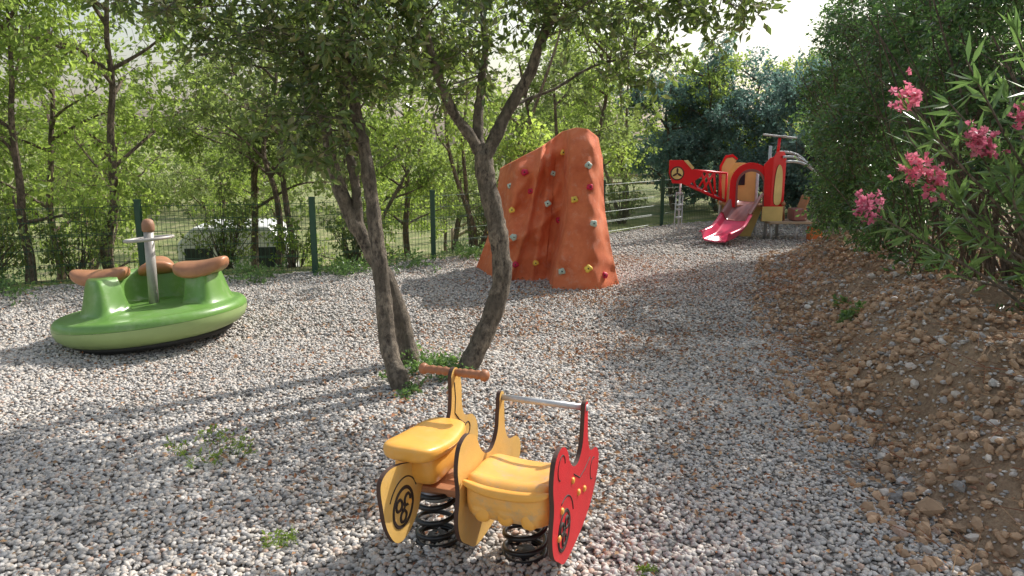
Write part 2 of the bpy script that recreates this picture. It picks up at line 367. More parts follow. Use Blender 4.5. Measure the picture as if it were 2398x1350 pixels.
random.seed(9); pts=[(a[0],a[1]) for a in fixed]; c=0; tries=0
while c<20 and tries<3000:
    tries+=1; y=random.uniform(13,29); x=random.uniform(-.78*y-1,.42*y)
    if y<fence_y(x)+1.6 or (x>1.8 and y<18.5) or (-7.4<x<-4.0 and 11.5<y<16) : continue
    if min((x-a)**2+(y-b)**2 for a,b in pts)<4.5: continue
    pts.append((x,y)); plant_tree('oak_tree',oak[random.randrange(5)],x,y,random.uniform(0,6.28),random.uniform(.75,1.0)); c+=1
for x,y,i,s,r in [(4.3,19.5,0,.9,0),(6.0,18.9,1,.88,1),(7.9,17.5,0,1.0,2),(5.2,21.5,1,.9,3),(9.5,19,1,1.05,4),(6.9,15.6,0,.85,5)]:
    plant_tree('holm_oak_tree',ever[i],x,y,r,s)
A=Acc(); n=1100; x=rng.uniform(-48,48,n); y=36+8*rng.uniform(0,1,n)+.006*x*x; top=2.2+2.4*vn(x,y,.18,40); z=-2+(top+2)*rng.uniform(0,1,n)
foliage(A,np.stack([x,y,z],1),1.1,5,7,.36,.65,.1,tw=.02); V_,F_,m_=A.get(); obj_from('distant_trees',fast_mesh('distant_trees',V_,F_,False,m_),[M_bark2,M_leaf_far])
def shrub(x,y,r,h,n,mat,leaf=.07):
    A=Acc(); C=ell((0,0,h*.55),(r,r*.7,h*.5),n,.2)+np.array([x,y,gh(x,y)]); P0=np.tile(np.array([[x,y,gh(x,y)-.05]]),(n,1))+rng.normal(0,.06,(n,3))*np.array([1,1,0])
    V,F=prisms(P0,C,.012,.004); A.add(V,F,0); foliage(A,C,.2,5,8,leaf,.55,.1); V,F,m=A.get(); obj_from('shrub',fast_mesh('shrub',V,F,False,m),[M_bark2,mat])
for x,y,r,h,n,mt in [(-7.0,9.5,.9,1.3,60,M_leaf_far),(-4.3,10.9,.6,1.2,40,M_leaf_far),(-5.9,9.9,.5,.9,26,M_leaf_far),(-2.4,11.2,.5,1.0,30,M_leaf_far),(-9.3,8.9,.9,1.6,60,M_leaf_oak),(-.3,12.9,.6,1.1,36,M_leaf_far),(-3.2,10.7,.35,.7,16,M_leaf_oak),(2.4,16.2,.6,1.0,30,M_leaf_far),(5.6,17.6,1.0,1.6,60,M_leaf_ever)]:
    shrub(x,y,r,h,n,mt)

# ------------------------------------------------------------------ foreground holm oak (three trunks)
A=Acc(); skel=[]
def trunk(P,r0,r1,n=14,flare=0,keep=4):
    Q=smooth_line(P,7); m=len(Q); R=np.linspace(r0,r1,m)*(1+flare*np.exp(-np.arange(m)/3.5)); R=R*(1+.06*np.sin(np.arange(m)*.9)+rng.normal(0,.03,m))
    V,F=tube(Q,R,n); V[:-2]+=rng.normal(0,.0025,(len(V)-2,3)); A.add(V,F,0); skel.extend(list(Q[int(keep*1.4):]))
trunk([(-.79,5.14,-.08),(-.82,5.18,.06),(-.895,5.26,.23),(-.935,5.32,.49),(-.961,5.35,.81),(-.99,5.36,1.127),(-1.023,5.36,1.5),(-1.063,5.37,1.8),(-1.108,5.37,2.03),(-1.14,5.4,2.32),(-1.15,5.45,2.6),(-1.2,5.5,3.1),(-1.3,5.6,3.4)],.074,.024,14,.25,36)
trunk([(-.80,5.75,-.08),(-.84,5.78,.05),(-.893,5.8,.34),(-.97,5.8,.62),(-1.08,5.8,.87),(-1.207,5.8,1.10),(-1.315,5.8,1.34),(-1.386,5.8,1.6),(-1.42,5.8,1.86),(-1.49,5.75,2.21),(-1.6,5.7,2.52),(-1.9,5.6,2.85),(-2.2,5.5,3.1)],.088,.02,14,.3,40)
trunk([(-1.207,5.8,1.10),(-1.225,5.83,1.45),(-1.28,5.86,1.77),(-1.315,5.9,2.05),(-1.3,5.95,2.6),(-1.1,6.1,3.1)],.045,.015,8,0,14)
trunk([(-.38,5.58,-.08),(-.35,5.62,.03),(-.252,5.66,.23),(-.148,5.68,.47),(-.08,5.7,.745),(-.097,5.7,1.016),(-.145,5.7,1.28),(-.2,5.7,1.51),(-.223,5.7,1.72)],.083,.07,14,.25,100)
trunk([(-.215,5.7,1.66),(-.319,5.68,1.84),(-.43,5.65,1.99),(-.52,5.6,2.2),(-.594,5.55,2.48),(-.665,5.5,2.8),(-.7,5.4,3.2)],.048,.015,9,0,12)
trunk([(-.223,5.7,1.68),(-.26,5.75,1.89),(-.235,5.8,2.2),(-.2,5.85,2.5),(-.215,5.9,2.8),(-.1,6.0,3.2)],.045,.015,9,0,12)
trunk([(-.225,5.7,1.64),(-.142,5.7,1.79),(-.029,5.7,2.02),(.13,5.68,2.28),(.198,5.66,2.48),(.304,5.65,2.71),(.42,5.6,2.95),(.7,5.6,3.2)],.056,.025,10,0,16)
trunk([(-.029,5.7,2.02),(.1,5.85,2.1),(.35,5.95,2.2),(.6,6.0,2.35),(.95,5.95,2.45)],.016,.006,6,0,6)
trunk([(.35,5.65,2.75),(.7,5.6,2.8),(1.1,5.6,2.85),(1.5,5.6,2.8)],.02,.006,6,0,4)
C=np.vstack([ell((-1.9,5.45,2.75),(.75,.75,.42),46),ell((-1.2,5.35,2.6),(.6,.65,.5),62),ell((-1.36,5.2,2.0),(.34,.3,.48),24),ell((-.35,5.7,2.85),(.8,.7,.36),42),
 ell((.6,5.7,2.88),(.9,.7,.34),46),ell((.95,5.95,2.4),(.4,.4,.28),12),ell((-2.5,5.4,2.9),(.5,.6,.3),20),ell((-.5,5.7,3.35),(1.5,1.0,.3),16),ell((-.5,5.55,2.35),(.35,.35,.3),14),ell((1.5,5.6,2.75),(.4,.5,.25),14),ell((-.75,6.3,2.4),(.4,.4,.4),12)])
connect(A,C,skel,.007); foliage(A,C,.23*rng.uniform(.7,1.2,len(C)),6,7,.078,.48,.35,tw=.003)
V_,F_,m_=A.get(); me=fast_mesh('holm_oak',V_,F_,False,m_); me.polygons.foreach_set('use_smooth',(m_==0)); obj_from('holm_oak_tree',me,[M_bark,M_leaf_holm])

# ------------------------------------------------------------------ right hedge
A=Acc()
def hx(y): return np.interp(y,[1,4,5.5,8.4,12,13],[4.9,4.3,3.98,4.3,5.05,5.7])
n=1500; y=rng.uniform(4.2,12.4,n); z=.25+3.9*rng.uniform(0,1,n)**.9; dep=rng.uniform(0,1,n)**1.9*1.3
bul=.32*np.sin(np.clip(z/4,0,1)*3.14)+.5*(vn(y,z,1.1,50)-.5)
x=hx(y)-bul+dep; topz=2.1+.5*vn(x,y,.8,51)+.165*y
k=(z<topz)&~((y<7.3)&(z<1.5)&(dep<.6)&(rng.uniform(0,1,n)<.8))&~((z<.6)&(rng.uniform(0,1,n)<.35)); x,y,z=x[k],y[k],z[k]
C=np.stack([x,y,z+ground_h(x,y)*.4],1)
foliage(A,C,.28*rng.uniform(.6,1.3,len(C)),7,7,.082,.46,.5,np.tile([-.5,-.3,.1],(len(C),1)),tw=.004)
for cy,cxo,cnt in((5.9,.1,26),(6.7,.2,22),(7.6,.2,16),(8.7,.35,14),(9.9,.35,12),(11.2,.4,10),(4.9,.2,16)):
    for i in range(cnt):
        y0=cy+random.gauss(0,.13); x0=float(hx(cy))+cxo+random.gauss(0,.10); g=gh(x0,y0)
        lx=random.gauss(-.3,.6); ly=random.gauss(-.1,.7); H=random.uniform(1.3,2.9)
        P=smooth_line([(x0,y0,g-.05),(x0+lx*.3+random.gauss(0,.05),y0+ly*.3,g+H*.3),(x0+lx*.62+random.gauss(0,.09),y0+ly*.6,g+H*.66),(x0+lx*1.1,y0+ly,g+H)],3)
        r=random.uniform(.007,.019); V,F=tube(P,np.linspace(r,r*.35,len(P)),5); A.add(V,F,0)
        for q in range(3):
            p=P[random.randrange(2,len(P)-1)]; e_=p+np.array([random.gauss(-.15,.25),random.gauss(-.1,.2),random.uniform(.1,.45)]); V,F=prisms(p[None],e_[None],.005,.002); A.add(V,F,0)
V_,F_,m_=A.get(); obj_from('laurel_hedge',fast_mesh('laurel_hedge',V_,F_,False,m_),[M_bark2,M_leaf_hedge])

# ------------------------------------------------------------------ oleander
A=Acc(); root=np.array([3.25,4.1,gh(3.25,4.1)]); tips=[]
heads=[(2.05,4.0,2.0),(2.42,3.95,1.80),(2.13,4.0,1.64),(2.24,4.0,1.58),(1.98,4.15,1.42),(2.68,3.95,1.92),(2.50,3.98,1.74)]
ends=heads+[(2.3,3.9,2.2),(2.6,4.0,2.35),(2.75,3.8,1.55),(2.5,4.2,1.35),(2.9,4.1,1.1),(2.2,4.25,1.85),(2.7,4.3,1.75),(2.55,3.8,1.65),(2.35,4.1,2.0),(2.9,4.5,2.1),(2.8,4.0,2.55),(2.9,3.7,2.0),(3.2,4.6,2.5),(3.4,3.9,2.4),(3.0,3.6,1.3),(2.6,4.5,1.1)]
for E in ends:
    E=np.array(E); m1=root*.6+E*.4+rng.normal(0,.06,3)+np.array([.15,0,.1]); m2=root*.25+E*.75+rng.normal(0,.04,3)+np.array([.05,0,.04])
    P=smooth_line([root+rng.normal(0,.08,3)*np.array([1,1,0]),m1,m2,E],5); V,F=tube(P,np.linspace(.012,.004,len(P)),6); A.add(V,F,0)
    Q=P[-8:]; 
    for q in range(32):
        i=random.random()*(len(Q)-1); p=Q[int(i)]*(1-i%1)+Q[min(int(i)+1,len(Q)-1)]*(i%1); t=norm(Q[-1]-Q[0]); dd=norm(rng.normal(size=3))+t*.9
        V,F=leaves(p[None],dd[None],np.array([random.uniform(.11,.19)]),.17,.03); A.add(V,F,1)
for h in heads:
    h=np.array(h); n=rng.integers(28,40); c=h+rng.normal(0,.038,(n,3))+np.array([0,-.02,.02])
    for p in c:
        ax=norm(rng.normal(size=3)+np.array([-.3,-.8,.5])); u=norm(np.cross(ax,[.1,.2,1])); w=np.cross(ax,u)
        D=np.array([math.cos(a)*u+math.sin(a)*w+ax*.45 for a in np.arange(5)*1.2566]); V,F=leaves(np.tile(p,(5,1)),D,np.full(5,.028),.85,.1); A.add(V,F,2)
V_,F_,m_=A.get(); obj_from('oleander_shrub',fast_mesh('oleander_shrub',V_,F_,False,m_),[M_bark,M_leaf_olean,M_flower])

# ------------------------------------------------------------------ ground litter, weeds, ivy
def sheet_leaves(x,y,size,aspect=.6,up=.02,base=.02):
    d=rng.normal(size=(len(x),3)); d[:,2]*=.3; d=norm(d); p=np.stack([x,y,ground_h(x,y)+base+rng.uniform(0,up,len(x))],1)
    s=norm(np.cross(d,np.array([0,0,1.])+rng.normal(0,.45,(len(x),3)))); S=size[:,None]; nn=np.cross(s,d)
    V=np.stack([p,p+d*.45*S+s*.5*aspect*S+nn*.15*S,p+d*S,p+d*.45*S-s*.5*aspect*S+nn*.15*S],1).reshape(-1,3)
    return V,(np.array([(0,1,2),(0,2,3)])[None]+(np.arange(len(x))*4)[:,None,None]).reshape(-1,3)
A=Acc(); n=22000; y=rng.uniform(3.2,11.5,n); x=rng.normal(.9,1.4,n)+(y-5)*.14; k=(rng.uniform(0,1,n)<.08+1.0*vn(x,y,1.2,60)*vn(x,y,3.1,62)*1.6)&(x<xedge(y)+.3); x=x[k];y=y[k]; V,F=sheet_leaves(x,y,rng.uniform(.020,.046,len(x)),base=.024); A.add(V,F)
n=3500; y=rng.uniform(2.2,9.5,n); x=rng.uniform(-1,1,n)*(.75*y); V,F=sheet_leaves(x,y,rng.uniform(.014,.034,n)); A.add(V,F)
n=9000; y=rng.uniform(2.2,12,n); x=xedge(y)+rng.uniform(-.4,3.2,n); k=rng.uniform(0,1,n)<.05+1.1*vn(x,y,1.6,61)*np.clip((y-4.2)/3,.06,1); x=x[k];y=y[k]; V,F=sheet_leaves(x,y,rng.uniform(.02,.06,len(x)),.3,.05); A.add(V,F)
n=1500; y=rng.uniform(2.6,11,n); x=xedge(y)+rng.uniform(-.1,2.6,n); a=rng.uniform(0,6.28,n); l=rng.uniform(.05,.28,n); z=ground_h(x,y)+.025
P0=np.stack([x,y,z],1);P1=np.stack([x+np.cos(a)*l,y+np.sin(a)*l,z+rng.uniform(-.01,.07,n)],1); V,F=prisms(P0,P1,.003,.0015); A.add(V,F)
V_,F_,m_=A.get(); obj_from('leaf_litter',fast_mesh('leaf_litter',V_,F_,False),[M_litter])
def weed(nm,x,y,r,h,n,size,mat=M_weed,aspect=.4):
    A=Acc(); C=np.stack([x+rng.normal(0,r*.5,n),y+rng.normal(0,r*.5,n),np.zeros(n)],1); C[:,2]=ground_h(C[:,0],C[:,1])+h*rng.uniform(.15,1,n)
    P0=C.copy(); P0[:,2]=ground_h(C[:,0],C[:,1])-.01; P0[:,:2]=P0[:,:2]*.6+np.array([x,y])*.4; V,F=prisms(P0,C,.0025,.0015); A.add(V,F,0)
    foliage(A,C,max(.03,r*.22),4,4,size,aspect,-.1,tw=.001); V,F,m=A.get(); obj_from(nm,fast_mesh(nm,V,F,False,m),[mat,mat])
weed('weed_plant',-1.68,3.98,.24,.16,18,.03); weed('weed_plant',-1.06,3.05,.09,.04,12,.025); weed('weed_plant',.56,2.83,.04,.04,6,.022)
weed('weed_plant',3.1,6.6,.12,.1,10,.05,M_leaf_olean,.6); weed('weed_plant',3.3,7.2,.1,.1,8,.05,M_leaf_olean,.6)
weed('ivy_plant',-.62,5.6,.34,.09,60,.035,M_leaf_olean,.8); weed('ivy_plant',-.72,5.05,.12,.05,14,.03,M_leaf_olean,.7)
for x,y,r,n in [(-2.3,10.0,.5,40),(-1.5,10.6,.5,30),(-3.4,9.5,.5,30),(-.6,11.4,.5,40),(-6.0,8.4,.7,50),(-7.4,7.9,.7,50)]:
    weed('weed_plant',x,y,r,.16,n,.06,M_leaf_olean,.5)

# ------------------------------------------------------------------ fence
M_fence=simple('fence_green',(.02,.07,.04),.4,0,.1,5,0)
par=empty('mesh_fence',(0,0,0)); A=Acc(); HF=1.0
for i in range(len(FENCE)-1):
    a=np.array(FENCE[i]);b=np.array(FENCE[i+1]); L=np.linalg.norm(b-a); n=int(L/.055); t=np.linspace(.02,.98,n)
    P=a[None]+(b-a)[None]*t[:,None]; g=np.interp(t,[0,1],[gh(*a),gh(*b)]); g=np.maximum(g,-.1)
    P0=np.column_stack([P,g+.04]);P1=np.column_stack([P,g+HF]); V,F=prisms(P0,P1,.003,.003); A.add(V,F)
    zs=[.06,.25,.27,.45,.62,.64,.8,.97]; g0,g1=max(gh(*a),-.1),max(gh(*b),-.1)
    V,F=prisms(np.array([[*a,g0+z] for z in zs]),np.array([[*b,g1+z] for z in zs]),.0045,.0045); A.add(V,F)
V_,F_,_=A.get(); obj_from('wire_mesh',fast_mesh('wire_mesh',V_,F_),[M_fence],par)
V=[];F=[]
for i,(x,y) in enumerate(FENCE):
    g=gh(x,y); v,f=box((x,y,g+HF/2),(.07,.05,HF+.06)); F+=[tuple(q+len(V)) for q in f]; V+=list(v)
    v,f=box((x,y,g+HF+.045),(.078,.058,.03)); F+=[tuple(q+len(V)) for q in f]; V+=list(v)
part('posts',V,F,M_fence,par,False)
M_wood=simple('wood_weathered',(.42,.31,.21),.8,0,.25,6,.4,30)
par=empty('rail_fence'); A=Acc(); pts_=[(x,25+.15*x) for x in np.arange(-2,9,1.8)]
for x,y in pts_: V,F=tube([(x,y,gh(x,y)-.1),(x,y,gh(x,y)+.7)],.06,8); A.add(V,F)
for a,b in zip(pts_[:-1],pts_[1:]):
    for z in(.35,.62): V,F=tube([(*a,gh(*a)+z),(*b,gh(*b)+z)],.045,8); A.add(V,F)
V_,F_,_=A.get(); obj_from('rails',fast_mesh('rails',V_,F_,True),[M_wood],par)

# ------------------------------------------------------------------ caravan
M_white=simple('caravan_white',(.74,.74,.72),.4,0,.05,3,0); M_glass=simple('window_dark',(.03,.04,.05),.1,0,.1,3,0); M_black=simple('rubber_black',(.02,.02,.02),.6,0,.2,20,.2)
def caravan(x,y,rz,L=3.6,W=1.9,H=1.75):
    e=empty('caravan',(x,y,gh(x,y)),rz)
    out=[(-L/2,.25),(L/2-.2,.25),(L/2,.5),(L/2-.05,H-.35),(L/2-.35,H),(-L/2+.3,H),(-L/2,H-.3)]
    V=[(a,-W/2,b) for a,b in out]+[(a,W/2,b) for a,b in out]; n=len(out); F=[tuple(range(n)),tuple(range(2*n-1,n-1,-1))]+[(i,i+n,(i+1)%n+n,(i+1)%n) for i in range(n)]
    part('body',V,F,M_white,e,False,bevel=.05)
    V=[];F=[]
    for c,s in [((-.62,-W/2-.005,1.15),(.5,.02,.42)),((.55,-W/2-.005,1.15),(.5,.02,.42)),((L/2-.02,0,1.1),(.03,1.1,.4)),((-L/2-.005,0,1.1),(.02,1.1,.4))]:
        v,f=box(c,s); F+=[tuple(q+len(V)) for q in f]; V+=list(v)
    part('windows',V,F,M_glass,e,False); v,f=box((-.05,-W/2-.008,.95),(.45,.025,1.1)); part('door',v,f,simple('door_grey',(.55,.56,.57),.5),e,False,bevel=.01)
    for sx in(-.5,.5): V,F=tube([(sx,-W/2-.02,.3),(sx,W/2+.02,.3)],.28,20); part('wheel',V,F,M_black,e)
caravan(-5.3,14.4,.15,2.0,1.5,1.75)

# ------------------------------------------------------------------ climbing wall
def wall_mat():
    m,nt,b,o=mat_new('wall_orange'); co=objco(nt)
    n=noise(nt,3,7,co,.65); c=ramp(nt,n.outputs[0],[(.3,(.60,.125,.045)),(.55,(.78,.205,.08)),(.75,(.82,.29,.15))])
    n1=noise(nt,7,8,co,.75); c=mixc(nt,ramp(nt,n1.outputs[0],[(.54,(0,0,0)),(.78,(.6,.6,.6))]),c,(.78,.5,.38))
    nt.links.new(c,b.inputs['Base Color']); b.inputs['Roughness'].default_value=.8
    n2=noise(nt,110,4,co,.7); bump(nt,b,n2.outputs[0],.8,.014); return m
M_wall=wall_mat()
par=empty('climbing_wall',(0,0,0)); NU,NV=90,80
tu=np.array([0,.12,.28,.43,.56,.66,.78,.9,1.0]); tx=np.array([-.17,.01,.23,.47,.67,.80,.94,1.08,1.17]); tz=np.array([1.40,1.52,1.64,1.77,1.91,1.955,1.94,1.82,1.58])
us=np.linspace(0,1,NU); vs=np.linspace(0,1,NV); U,W=np.meshgrid(us,vs)
zt=np.interp(us,tu,tz)+.015*(vn(us,us*0,9,70)-.5); xt=np.interp(us,tu,tx); xb=np.interp(us,[0,.53,.56,1],[-.54,.47,.50,1.38])
Xs=xb[None]*(1-W)+xt[None]*W; Xs+= (.07*np.sin(W*3.14))*(1-U)*np.where(U<.5,1,0) -.07*np.sin(W*3.14)**.8*sm((U-.7)/.3)
Zs=zt[None]*W-.05*(1-W)
ur=.535+.05*np.sin(W*3.3)+.06*W
left=9.55+.32*sm(1-U/.18)+.10*np.cos(U*9+W*2)+.30*sm((.16-U)/.16)
right=8.93+.28*sm((U-.75)/.25)**1.5-.10*np.sin(np.clip((U-ur)/(1-ur),0,1)*3.14)
st=sm((U-ur+.022)/.03)
Yf=left*(1-st)+right*st+ .38*W**1.3*st + .12*W*(1-st)
top=sm((W-.9)/.1); Yf+=.10*top
Yf+=.13*(vn(U*1,W*1.6,5,71)-.5)*(1.3-.6*st)+.05*(vn(U,W,14,72)-.5)
Yf+=-.15*np.exp(-((U-.24-.14*W)/.03)**2)*(1-st)-.10*np.exp(-((W-.30-.35*U)/.045)**2)*(1-st)+.09*np.exp(-((W-.45-.6*U)/.08)**2)*(1-st)-.07*np.exp(-((U-.40-.05*W)/.03)**2)*(1-st)
Yb=10.25-.30*W+.05*(vn(U,W,5,73)-.5)
edge=np.minimum(sm(U/.08),sm((1-U)/.08))*1.0
Yb=Yf+(Yb-Yf)*np.maximum(.35,edge)*(1-.5*sm((W-.85)/.15)); Yb=np.maximum(Yb,Yf+.18)
Vf=np.stack([Xs,Yf,Zs],2).reshape(-1,3); Vb=np.stack([Xs,Yb,Zs],2).reshape(-1,3); V=np.vstack([Vf,Vb]); nb=NU*NV
I=(np.arange(NV-1)[:,None]*NU+np.arange(NU-1)[None]).ravel(); F=[np.stack([I,I+1,I+NU+1,I+NU],1),np.stack([I,I+NU,I+NU+1,I+1],1)+nb]
def strip(ix): ix=np.array(ix); return np.stack([ix[:-1],ix[:-1]+nb,ix[1:]+nb,ix[1:]],1)
F.append(strip(np.arange(NV)*NU)[:,::-1]); F.append(strip(np.arange(NV)*NU+NU-1)); F.append(strip((NV-1)*NU+np.arange(NU))[:,::-1])
obj_from('rock_face',fast_mesh('rock_face',V,np.vstack(F),True),[M_wall],par)
HC={'Y':simple('hold_yellow',(.88,.60,.09),.6),'G':simple('hold_grey',(.50,.60,.50),.6),'R':simple('hold_red',(.58,.010,.06),.5),'B':simple('hold_beige',(.75,.62,.42),.6)}
holds=[(.67,1.64,'Y'),(.92,1.50,'G'),(.535,1.38,'G'),(.95,1.24,'R'),(.16,1.41,'R'),(-.03,1.22,'G'),(.76,1.10,'Y'),(.24,1.16,'R'),(-.005,.93,'Y'),(.46,1.0,'G'),(1.0,.82,'G'),(.615,.77,'R'),(.03,.60,'G'),(-.31,.54,'Y'),(.04,.24,'R'),(.30,.24,'Y'),(.62,.22,'G'),(.92,.28,'Y'),(1.14,.16,'R')]
random.seed(3)
for hx_,hz_,cc in holds:
    j=((Vf[:,0]-hx_)**2+(Vf[:,2]-hz_)**2).argmin(); p=Vf[j]; s=random.uniform(.95,1.25)
    V,F=superbox((0,0,0),(.042*s,.035,.038*s),2.4,6,lambda U_,V_:V_*(1+.12*np.sin(U_[:,[0]]*5+random.random()*6))*np.where(U_[:,[2]]<0,1,.85))
    ang=random.uniform(-.7,.7); ca_,sa_=math.cos(ang),math.sin(ang); V=np.array(V); V=np.stack([V[:,0]*ca_-V[:,2]*sa_,V[:,1],V[:,0]*sa_+V[:,2]*ca_],1)+p+np.array([0,-.012,0])
    part('hold',V,F,HC[cc],par); V,F=tube([p+np.array([0,-.03,0]),p+np.array([0,-.052,0])],.009,8); part('hold_bolt',V,F,M_black,par)

# ------------------------------------------------------------------ carousel
M_green=simple('plastic_green',(.14,.29,.06),.32,0,.12,3,.05,80,dirt=(.27,.38,.18),dm=.7); M_green2=simple('plastic_green_pale',(.32,.43,.17),.4,0,.1,3,.05)
M_saddle=simple('saddle_brown',(.42,.19,.095),.4,0,.2,7,.1); M_steel=simple('steel',(.42,.39,.36),.45,.1,.15,12,.05); M_galv=simple('galvanised',(.55,.55,.55),.45,.4,.15,15,.1)
M_cap=simple('cap_wood',(.33,.17,.10),.6)
TL=math.radians(-5.2); car=empty('spinning_carousel',(-3.29,6.64,.02),rot=(math.radians(-2),TL,0))
nr,nt_=56,140; V=[];F=[]; th0=math.radians(-68); OX=.09
rs=np.concatenate([np.linspace(0.001,.76,52),.76+.06*np.sin(np.linspace(.16,1,10)*math.pi/2)])
for i,r in enumerate(rs):
    for k in range(nt_):
        a=2*math.pi*k/nt_; px_,py_=r*math.cos(a)-OX*.8,r*math.sin(a); q=math.hypot(px_,py_); aa=math.atan2(py_,px_)
        dd=abs((aa-th0+math.pi)%(2*math.pi)-math.pi); Aw=float(sm((dd-.66)/.24)) if q>.2 else 0.
        B=float(sm((q-.29)/.07)*(1-sm((q-.53)/.12))); ro=.03*float(sm((.75-r)/.2))
        z=.28+ro + .30*Aw*B*float(sm((.79-r)/.1)) - (0 if r<=.76 else .07*(1-math.sqrt(max(0,1-((r-.76)/.06)**2))))
        V.append((r*math.cos(a),r*math.sin(a),z))
n=len(rs)
for i in range(n-1):
    for k in range(nt_): F.append((i*nt_+k,i*nt_+(k+1)%nt_,(i+1)*nt_+(k+1)%nt_,(i+1)*nt_+k))
F.append(tuple(range(nt_))[::-1])
part('body',V,F,M_green,car)
V,F=lathe([(.820,.208),(.816,.17),(.795,.12),(.74,.07),(.66,.04)],nt_); part('under_shell',V,F[:-2],M_green2,car)
V,F=lathe([(.68,.05),(.66,.0),(.42,-.02),(.2,-.04)],64); part('base_plate',V,F,M_black,car)
def saddle(ang,rr,zz):
    ca_,sa_=math.cos(ang),math.sin(ang)
    def fn(U_,V_):
        V_=V_.copy(); t=U_[:,0]; V_[:,1]*=(1-.2*t); V_[:,2]+=.045*np.abs(t)**2.2+.012*t; V_[:,2]-=.03*np.abs(U_[:,1])**2; return V_
    V,F=superbox((0,0,0),(.24,.16,.068),3.0,12,fn); V=np.array(V); V=np.stack([V[:,0]*ca_-V[:,1]*sa_+rr*ca_+OX*.8,V[:,0]*sa_+V[:,1]*ca_+rr*sa_,V[:,2]+zz],1); part('saddle',V,F,M_saddle,car)
saddle(math.radians(190),.46,.60); saddle(math.radians(-6),.47,.60); saddle(math.radians(112),.46,.60)
def col(z): return (.02-(z-.28)*math.tan(TL),0,z)
V,F=tube([col(.26),col(.98)],.043,20); part('column',V,F,M_steel,car)
P=[col(z) for z in(.965,.98,1.03,1.065,1.08)]; V,F=tube(P,[.048,.055,.055,.044,.02],20); part('column_cap',V,F,M_cap,car)
c0=col(.90); V,F=tube(ring_pts(c0,.20,(1,0,0),(0,1,0),40),.015,8); part('handwheel',V,F,M_steel,car)
for a in(.3,2.4,4.5): V,F=tube([col(.88),(c0[0]+.20*math.cos(a),.20*math.sin(a),.90)],.010,6); part('spoke',V,F,M_steel,car)

# ------------------------------------------------------------------ spring rider (motorbike with sidecar)
M_yel=simple('board_yellow',(.72,.44,.12),.5,0,.12,5,.3,120,dirt=(.64,.45,.22)); M_yseat=simple('seat_yellow',(.86,.42,.075),.34,0,.12,5,.08,60,dirt=(.76,.48,.2),dm=.5); M_red=simple('board_red',(.60,.018,.024),.5,0,.12,6,.4,120)
M_seatdirt=simple('seat_yellow_worn',(.84,.43,.10),.36,0,.14,6,.12,60,dirt=(.52,.38,.24),dm=.85)
M_edge=simple('board_edge',(.07,.035,.025),.7); M_line=simple('engraved_line',(.035,.02,.015),.7); M_spring=simple('spring_black',(.015,.015,.016),.3,0,.2,20,0); M_grip=simple('grip_brown',(.36,.15,.07),.5)
rd=empty('spring_rider',(-.342,3.11,gh(-.342,3.11)),math.radians(-20))
ux,uz=(0,1,0),(0,0,1)
bike=[(-.44,.535),(-.50,.50),(-.49,.40),(-.46,.29),(-.39,.20),(-.30,.19),(-.20,.25),(-.14,.35),(.08,.35),(.16,.25),(.26,.19),(.38,.2),(.46,.30),(.46,.40),(.40,.47),(.31,.50),(.275,.56),(.27,.66),(.245,.74),(.20,.77),(.16,.74),(.16,.64),(.13,.54),(.0,.48),(-.2,.48),(-.34,.52)]
panel('bike_board',bike,(0,0,0),ux,uz,.019,[M_yel,M_edge],rd)
side=[(-.19,.13),(-.10,.075),(.06,.075),(.22,.10),(.36,.15),(.46,.24),(.48,.32),(.42,.38),(.31,.41),(.262,.48),(.25,.58),(.245,.66),(.20,.67),(.185,.60),(.165,.50),(.10,.445),(.02,.455),(-.04,.50),(-.09,.575),(-.17,.615),(-.25,.59),(-.28,.50),(-.265,.39),(-.285,.28),(-.26,.19)]
panel('sidecar_board_inner',side,(.225,0,0),ux,uz,.019,[M_yel,M_edge],rd)
panel('sidecar_board_outer',side,(.625,0,0),ux,uz,.019,[M_red,M_edge],rd)
def seat1(U_,V_):
    V_=V_.copy(); t=U_[:,1]; V_[:,0]*=(1-.22*np.clip(t,0,1)); V_[:,2]+=-.012*np.cos(t*2.2)*(U_[:,2]>0)-.02*t; V_[:,0]*=np.where(U_[:,2]<0,1-.12*np.abs(U_[:,2]),1); return V_
V,F=superbox((.01,-.09,.53),(.13,.235,.042),4,14,seat1); part('bike_seat',V,F,M_yseat,rd)
V,F=superbox((.01,-.08,.44),(.105,.165,.085),5,12,lambda U_,V_:V_*np.where(U_[:,[2]]<0,1-.18*np.abs(U_[:,[2]]),1)); part('bike_seat_body',V,F,M_yseat,rd)
def seat2(U_,V_):
    V_=V_.copy(); t=U_[:,1]; u=U_[:,0]; topm=np.clip(U_[:,2],0,1)
    V_[:,2]+=topm*(.035*np.abs(u)**2.5-.010+.018*np.exp(-((t+.75)/.2)**2)-.022*sm(t)); V_[:,1]-=.012*np.maximum(0,np.sin(u*9.5+1.57))*(U_[:,2]<-.2)*(t<-.8); V_[:,1]+=.02*np.clip(-U_[:,2],0,1)*(t<0); return V_
V,F=superbox((.425,-.065,.36),(.19,.195,.088),5.5,24,seat2); part('sidecar_seat',V,F,M_seatdirt,rd)
V,F=superbox((.425,-.248,.415),(.185,.022,.02),3,12,lambda U_,V_:V_+np.stack([0*U_[:,0],0*U_[:,0],.03*np.abs(U_[:,0])**2.5],1)); part('seat_lip',V,F,M_yseat,rd)
for k in range(3):
    V,F=superbox((.325+.1*k,-.240,.315),(.034,.02,.036),2.5,8); part('seat_rib',V,F,M_yseat,rd)
V,F=box((.2,-.0,.272),(.5,.12,.03)); part('cross_beam',V,F,M_saddle,rd,False,bevel=.004)
V,F=box((.1,-.06,.335),(.22,.2,.022)); part('foot_board',V,F,M_saddle,rd,False,bevel=.004)
